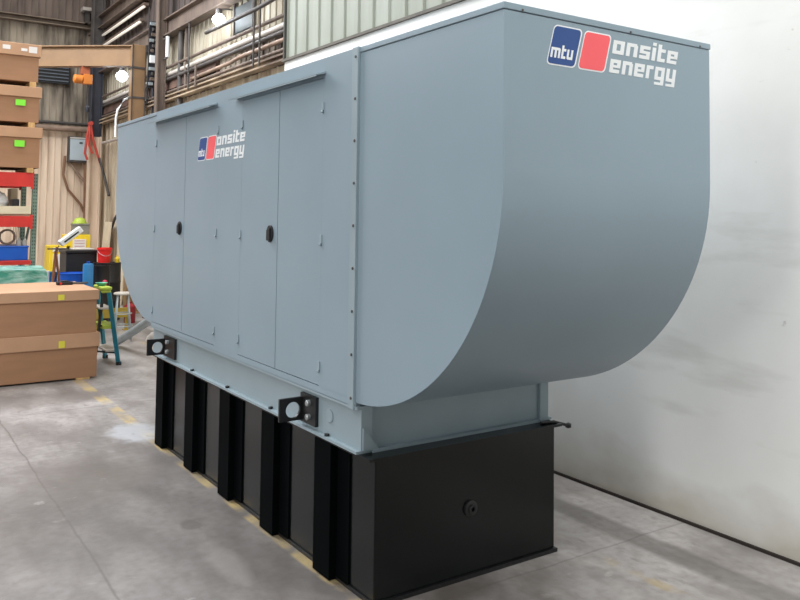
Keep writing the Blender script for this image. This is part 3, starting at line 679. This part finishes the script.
# corner column and red strap
cc = thing('corner_column', 'dark blue grey steel column at the back corner behind the hoist', 'column', (2.35, 15.6, 0))
DK = mat('blue_black_steel', (50, 52, 62), .6, noise=.25)
MB().box((2.24, 15.5, 3.6), (2.26, 15.75, 5.5)).box((2.47, 15.5, 3.6), (2.49, 15.75, 5.5)).box((2.26, 15.61, 3.6), (2.47, 15.63, 5.5)).build('column_shaft', DK, cc)
MB().box((2.24, 15.5, 5.5), (2.26, 15.75, 9.4)).box((2.47, 15.5, 5.5), (2.49, 15.75, 9.4)).box((2.26, 15.61, 5.5), (2.47, 15.63, 9.4)).build('column_head', STEELD, cc, 0, 'grey brown upper shaft')
MB().box((2.24, 15.5, 0), (2.26, 15.75, 3.6)).box((2.47, 15.5, 0), (2.49, 15.75, 3.6)).box((2.26, 15.61, 0), (2.47, 15.63, 3.6)).box((2.18, 15.45, 0), (2.55, 15.8, .02)).build('column_foot', CL1, cc, 0, 'tan painted lower shaft')
local(cc)
b = MB()
for k, pts in enumerate(([(2.21, 15.44, 3.85), (2.16, 15.43, 3.6), (2.12, 15.42, 3.2), (2.18, 15.42, 3.05)], [(2.24, 15.44, 3.85), (2.28, 15.42, 3.55), (2.38, 15.40, 3.2), (2.45, 15.40, 3.0)], [(2.22, 15.43, 3.8), (2.2, 15.42, 3.4), (2.28, 15.42, 3.2)])):
    b.tube(pts, .026, 8)
b.lathe((2.23, 15.44, 3.88), [(.05, -.05), (.05, .05)], 10, 'y')
tag(b.build('lifting_sling', STRAP), 'red webbing sling hanging on the corner column', 'sling')
wallpipe([(2.42, 15.36, 3.1), (2.50, 15.2, 2.7), (2.54, 14.9, 2.25)], .03, STEELD, 'grey slack cable hanging below the red sling')
wallpipe([(2.53, 12.9, 3.75), (2.53, 12.9, 1.1)], .028, mat('rust_red', (150, 70, 60), .6, noise=.15), 'thin vertical rust red conduit on the bay siding at the edge of the hood')
wallpipe([(2.53, 13.4, 2.15), (2.53, 14.3, 1.75), (2.53, 15.0, 1.2)], .03, STEELD, 'dark slanting brace pipe on the bay siding above the pale boards')

# ------------------------------------------------------------------ jib crane
jb = thing('jib_crane', 'tan jib crane with column and long horizontal beam', 'crane', (2.3, 12.0, 0))
MB().box((2.15, 11.9, 0), (2.39, 12.12, 5.08)).box((2.06, 11.8, 0), (2.46, 12.24, .02)).build('crane_column', TAN, jb, .01)
for z in (4.62, 4.05): MB().box((2.14, 11.885, z), (2.40, 12.14, z+.035)).build('collar', STEELD, jb)
for (xa, xb) in ((2.14, 2.155), (2.385, 2.40)): MB().box((xa, 11.88, 3), (xb, 11.91, 5.08)).build('edge_strip', STEELD, jb)
bdir = (Vector((.75, 13.25, 0))-Vector((2.3, 12.02, 0))).normalized()
E_ = Vector((2.3, 12.02, 0))+bdir*3.4
MB().bar((2.22, 12.06, 4.88), (E_.x, E_.y, 4.88), .05, .36).bar((2.22, 12.06, 4.69), (E_.x, E_.y, 4.69), .18, .02).bar((2.22, 12.06, 5.07), (E_.x, E_.y, 5.07), .18, .02).build('crane_beam', TAN, jb)
local(jb)
hp = Vector((2.3, 12.02, 0))+bdir*1.05
hs = thing('chain_hoist', 'orange chain hoist hanging under the jib beam', 'hoist', (hp.x, hp.y, 4.5))
MB().box((hp.x-.05, hp.y-.06, 4.34), (hp.x+.12, hp.y+.06, 4.53)).lathe((hp.x-.14, hp.y, 4.43), [(.06, -.08), (.085, -.06), (.085, .08), (.06, .1)], 16, 'x').build('hoist_body', ORANGE, hs, .01)
MB().box((hp.x-.09, hp.y-.05, 4.53), (hp.x+.07, hp.y+.05, 4.675)).build('trolley', mat('rust_orange', (176, 96, 60), .6, noise=.2), hs)
MB().tube([(hp.x+.05, hp.y, 4.34), (hp.x+.05, hp.y, 3.9)], .012, 6).lathe((hp.x+.05, hp.y, 3.8), [(.03, 0), (.045, .03), (.045, .1), (.02, .13)], 12).build('hook_block', DK, hs)
local(hs)

# ------------------------------------------------------------------ bay wall steelwork, pipes, lamps
def lbeam(name, x0, x1, ya, yb, z0, z1, m, label, cat='beam', group=None, t=.025):
    o = MB().box((x0, ya, z0), (x1, yb, z0+t)).box((x0, ya, z1-t), (x1, yb, z1)).box(((x0+x1)/2-.012, ya, z0+t), ((x0+x1)/2+.012, yb, z1-t)).build(name, m)
    return tag(o, label, cat, group)
lbeam('runway_beam', 2.40, 2.58, 5.66, 16.6, 5.08, 5.40, STEELB, 'brown steel runway beam above the pale clerestory panels')
lbeam('runway_beam', 2.36, 2.58, 12.3, 16.6, 6.10, 6.40, STEELB, 'upper brown beam running back from the steel column')
lbeam('ledge_beam', 2.45, 2.58, 5.66, 16.6, 3.90, 4.00, mat('pale_ledge', (176, 158, 134), .7, rgb2=(96, 80, 68), scale=4, stretch=(1, .3, 1)), 'pale ledge beam just above the generator roof line')
wallpipe([(2.54, 5.66, 4.40), (2.54, 16.5, 4.40)], .045, PIPEW, 'pale pipe under the clerestory panels, closest to them', 'pipes along the bay wall')
wallpipe([(2.50, 5.66, 4.30), (2.50, 16.5, 4.30)], .03, STEELD, 'thin dark pipe below the pale pipe on the bay wall', 'pipes along the bay wall')
wallpipe([(2.50, 5.66, 4.52), (2.50, 16.5, 4.52)], .028, STEELB, 'thin brown pipe crossing in front of the clerestory panels', 'pipes along the bay wall')
wallpipe([(2.50, 5.66, 4.19), (2.50, 7.6, 4.19), (2.50, 7.9, 4.16), (2.50, 9.6, 4.14)], .03, PIPEP, 'cream pipe with a bend midway along the bay wall', 'pipes along the bay wall')
wallpipe([(2.50, 5.66, 4.06), (2.50, 16.5, 4.06)], .025, STEELB, 'thin tan pipe resting close above the pale ledge', 'pipes along the bay wall')
DW = mat('rust_deck', (112, 86, 74), .8, rgb2=(70, 56, 52), scale=4)
tag(MB().box((2.53, 8.6, 4.12), (2.595, 16.6, 4.34)).build('duct', DW), 'long dark rusty duct behind the wall pipes', 'duct')
wn = struct(MB().box((2.57, 7.33, 4.60), (2.605, 7.95, 5.02)).build('window_1', GLASS, None, .05))
struct(MB().box((2.56, 7.27, 4.56), (2.59, 7.32, 5.08)).box((2.56, 7.96, 4.56), (2.59, 8.0, 5.08)).build('window_frame', STEELD, wn))
# vertical conduits near the pale wall corner
for i, (y, x) in enumerate(((6.55, 2.36), (6.75, 2.36))):
    wallpipe([(x, y, 3.9), (x, y, 5.12)], .014, STEELD, ('slim vertical conduit nearest the pale upper wall', 'second slim vertical conduit left of the pale upper wall')[i], 'vertical conduits by the pale wall')
wallpipe([(2.36, 6.1, 4.72), (2.36, 6.6, 4.70), (2.36, 8.6, 4.72)], .03, STEELD, 'dark pipe stub crossing the slim conduits below the window')
wallpipe([(2.42, 9.55, 3.95), (2.42, 9.55, 5.12)], .016, STEELD, 'slim vertical conduit between the lamp and the steel column')
wallpipe([(2.42, 9.2, 3.95), (2.42, 9.2, 4.3)], .02, STEELB, 'short vertical stub between the ledge and the pipes')
# main steel column with boxes
mc = thing('steel_column', 'slim brown wide flange steel column carrying the runway beam', 'column', (2.3, 10.95, 0))
MB().box((2.30, 10.85, 0), (2.32, 11.0, 8.0)).box((2.44, 10.85, 0), (2.46, 11.0, 8.0)).box((2.32, 10.91, 0), (2.44, 10.93, 8.0)).build('column_shaft', STEELB, mc)
MB().box((2.22, 10.75, 0), (2.5, 11.1, .025)).build('base_plate', STEELB, mc); local(mc)
wallpipe([(2.50, 11.35, .0), (2.50, 11.35, 5.05)], .035, STEELD, 'dark riser pipe left of the brown steel column', 'riser pipes')
wallpipe([(2.50, 11.75, 0), (2.50, 11.75, 5.05)], .025, DK, 'slim blue black riser pipe between the jib column and the steel column')
wallpipe([(2.52, 10.25, 0), (2.52, 10.25, 5.07)], .05, STEELD, 'thick dark riser pipe right of the brown steel column', 'riser pipes')
wallpipe([(2.52, 9.95, 3.95), (2.52, 9.95, 5.07)], .035, STEELB, 'brown riser pipe beside the thick dark one above the ledge')
jx = thing('junction_box', 'white faced junction box on a dark plate left of the steel column', 'junction box', (2.36, 11.6, 4.65))
MB().box((2.30, 11.40, 4.20), (2.45, 11.44, 5.45)).build('back_plate', DK, jx)
MB().box((2.31, 11.33, 4.66), (2.42, 11.40, 4.80)).build('box_body', WHITE, jx, .006)
for k, z in enumerate((4.24, 4.33, 4.43, 4.52, 4.86, 4.95, 5.05, 5.16, 5.26, 5.36)):
    MB().box((2.30+.05*(k % 3)/2, 11.345, z), (2.36+.07*(k % 2)+.02, 11.40, z+.06)).build('terminal', (GALV, STEELB, STEELD)[k % 3], jx, .004)
for x in (2.29, 2.47): MB().tube([(x, 11.40, 3.9), (x, 11.40, 4.3), (x+.01, 11.38, 4.9), (x, 11.40, 5.7)], .012, 6).build('cable', BLACK, jx)
local(jx)
fx = thing('tube_lamp', 'short white vertical tube lamp right of the steel column', 'lamp', (2.4, 10.6, 4.9))
MB().lathe((2.40, 10.62, 4.66), [(.03, 0), (.032, .01), (.032, .36), (.03, .37)], 14).build('tube', WHITE, fx)
MB().box((2.39, 10.64, 4.64), (2.42, 10.85, 4.67)).box((2.39, 10.64, 5.0), (2.42, 10.85, 5.03)).build('bracket', STEELD, fx); local(fx)
# long fluorescent rows running back above the jib
for i, (x, z, ya, yb, lab) in enumerate(((2.46, 5.98, 12.35, 16.4, 'upper of the two long pale light strips above the jib beam'), (2.46, 5.72, 12.6, 16.4, 'lower of the two long pale light strips above the jib beam'))):
    t = thing('light_strip', lab, 'light', (x, (ya+yb)/2, z), 'light strips above the jib beam')
    MB().box((x, ya, z), (x+.10, yb, z+.05)).build('strip_housing', STEELB, t)
    MB().tube([(x+.02, ya+.05, z-.02), (x+.02, yb-.05, z-.02)], .028, 10).build('strip_tube', mat('pale_tube', (225, 215, 200), .5, emit=((1, .93, .82), .35)), t)
    local(t)
    tag(MB().box((x+.1, ya+.6, z+.01), (2.595, ya+.64, z+.05)).build('bracket_arm', STEELD), ('steel arm holding the upper light strip to the bay wall', 'steel arm holding the lower light strip to the bay wall')[i], 'bracket', 'light strip brackets')
# high bay lamps
def lamp(x, y, z, r_, label, power):
    t = thing('bay_lamp', label, 'lamp', (x, y, z), 'glaring round lamps')
    MB().lathe((x, y, z), [(r_*.3, .9*r_), (r_*.8, .45*r_), (r_, 0), (r_*.8, -.5*r_), (r_*.3, -.9*r_)], 24).build('globe', BULB, t)
    MB().lathe((x, y, z), [(.05, .85*r_), (.05, 1.6*r_), (.03, 1.7*r_)], 12).tube([(x, y, z+1.6*r_), (x+.15, y, z+1.8*r_), (2.6, y, z+1.8*r_)], .012, 6).build('lamp_mount', STEELD, t)
    l = bpy.data.lights.new('lamp_light', 'POINT'); l.energy = power; l.color = (.88, .94, 1); l.shadow_soft_size = r_
    lo = bpy.data.objects.new('lamp_light', l); COL.objects.link(lo); lo.location = (-.25, 0, 0); lo.parent = t
    local(t)
lamp(2.38, 8.12, 4.84, .10, 'glaring white globe lamp beside the window above the generator', 22)
lamp(2.30, 13.2, 4.66, .12, 'glaring white globe lamp beneath the tan jib beam', 9)
wallpipe([(2.05, 12.6, 3.35), (2.05, 12.6, 3.72), (2.08, 12.6, 3.9), (2.2, 12.6, 4.1), (2.5, 12.6, 4.25)], .022, WHITE, 'white bent conduit left of the jib crane column')
wallpipe([(2.5, 12.7, 3.45), (2.5, 15.4, 3.45)], .035, PIPEW, 'pale pipe running back under the bent white conduit')
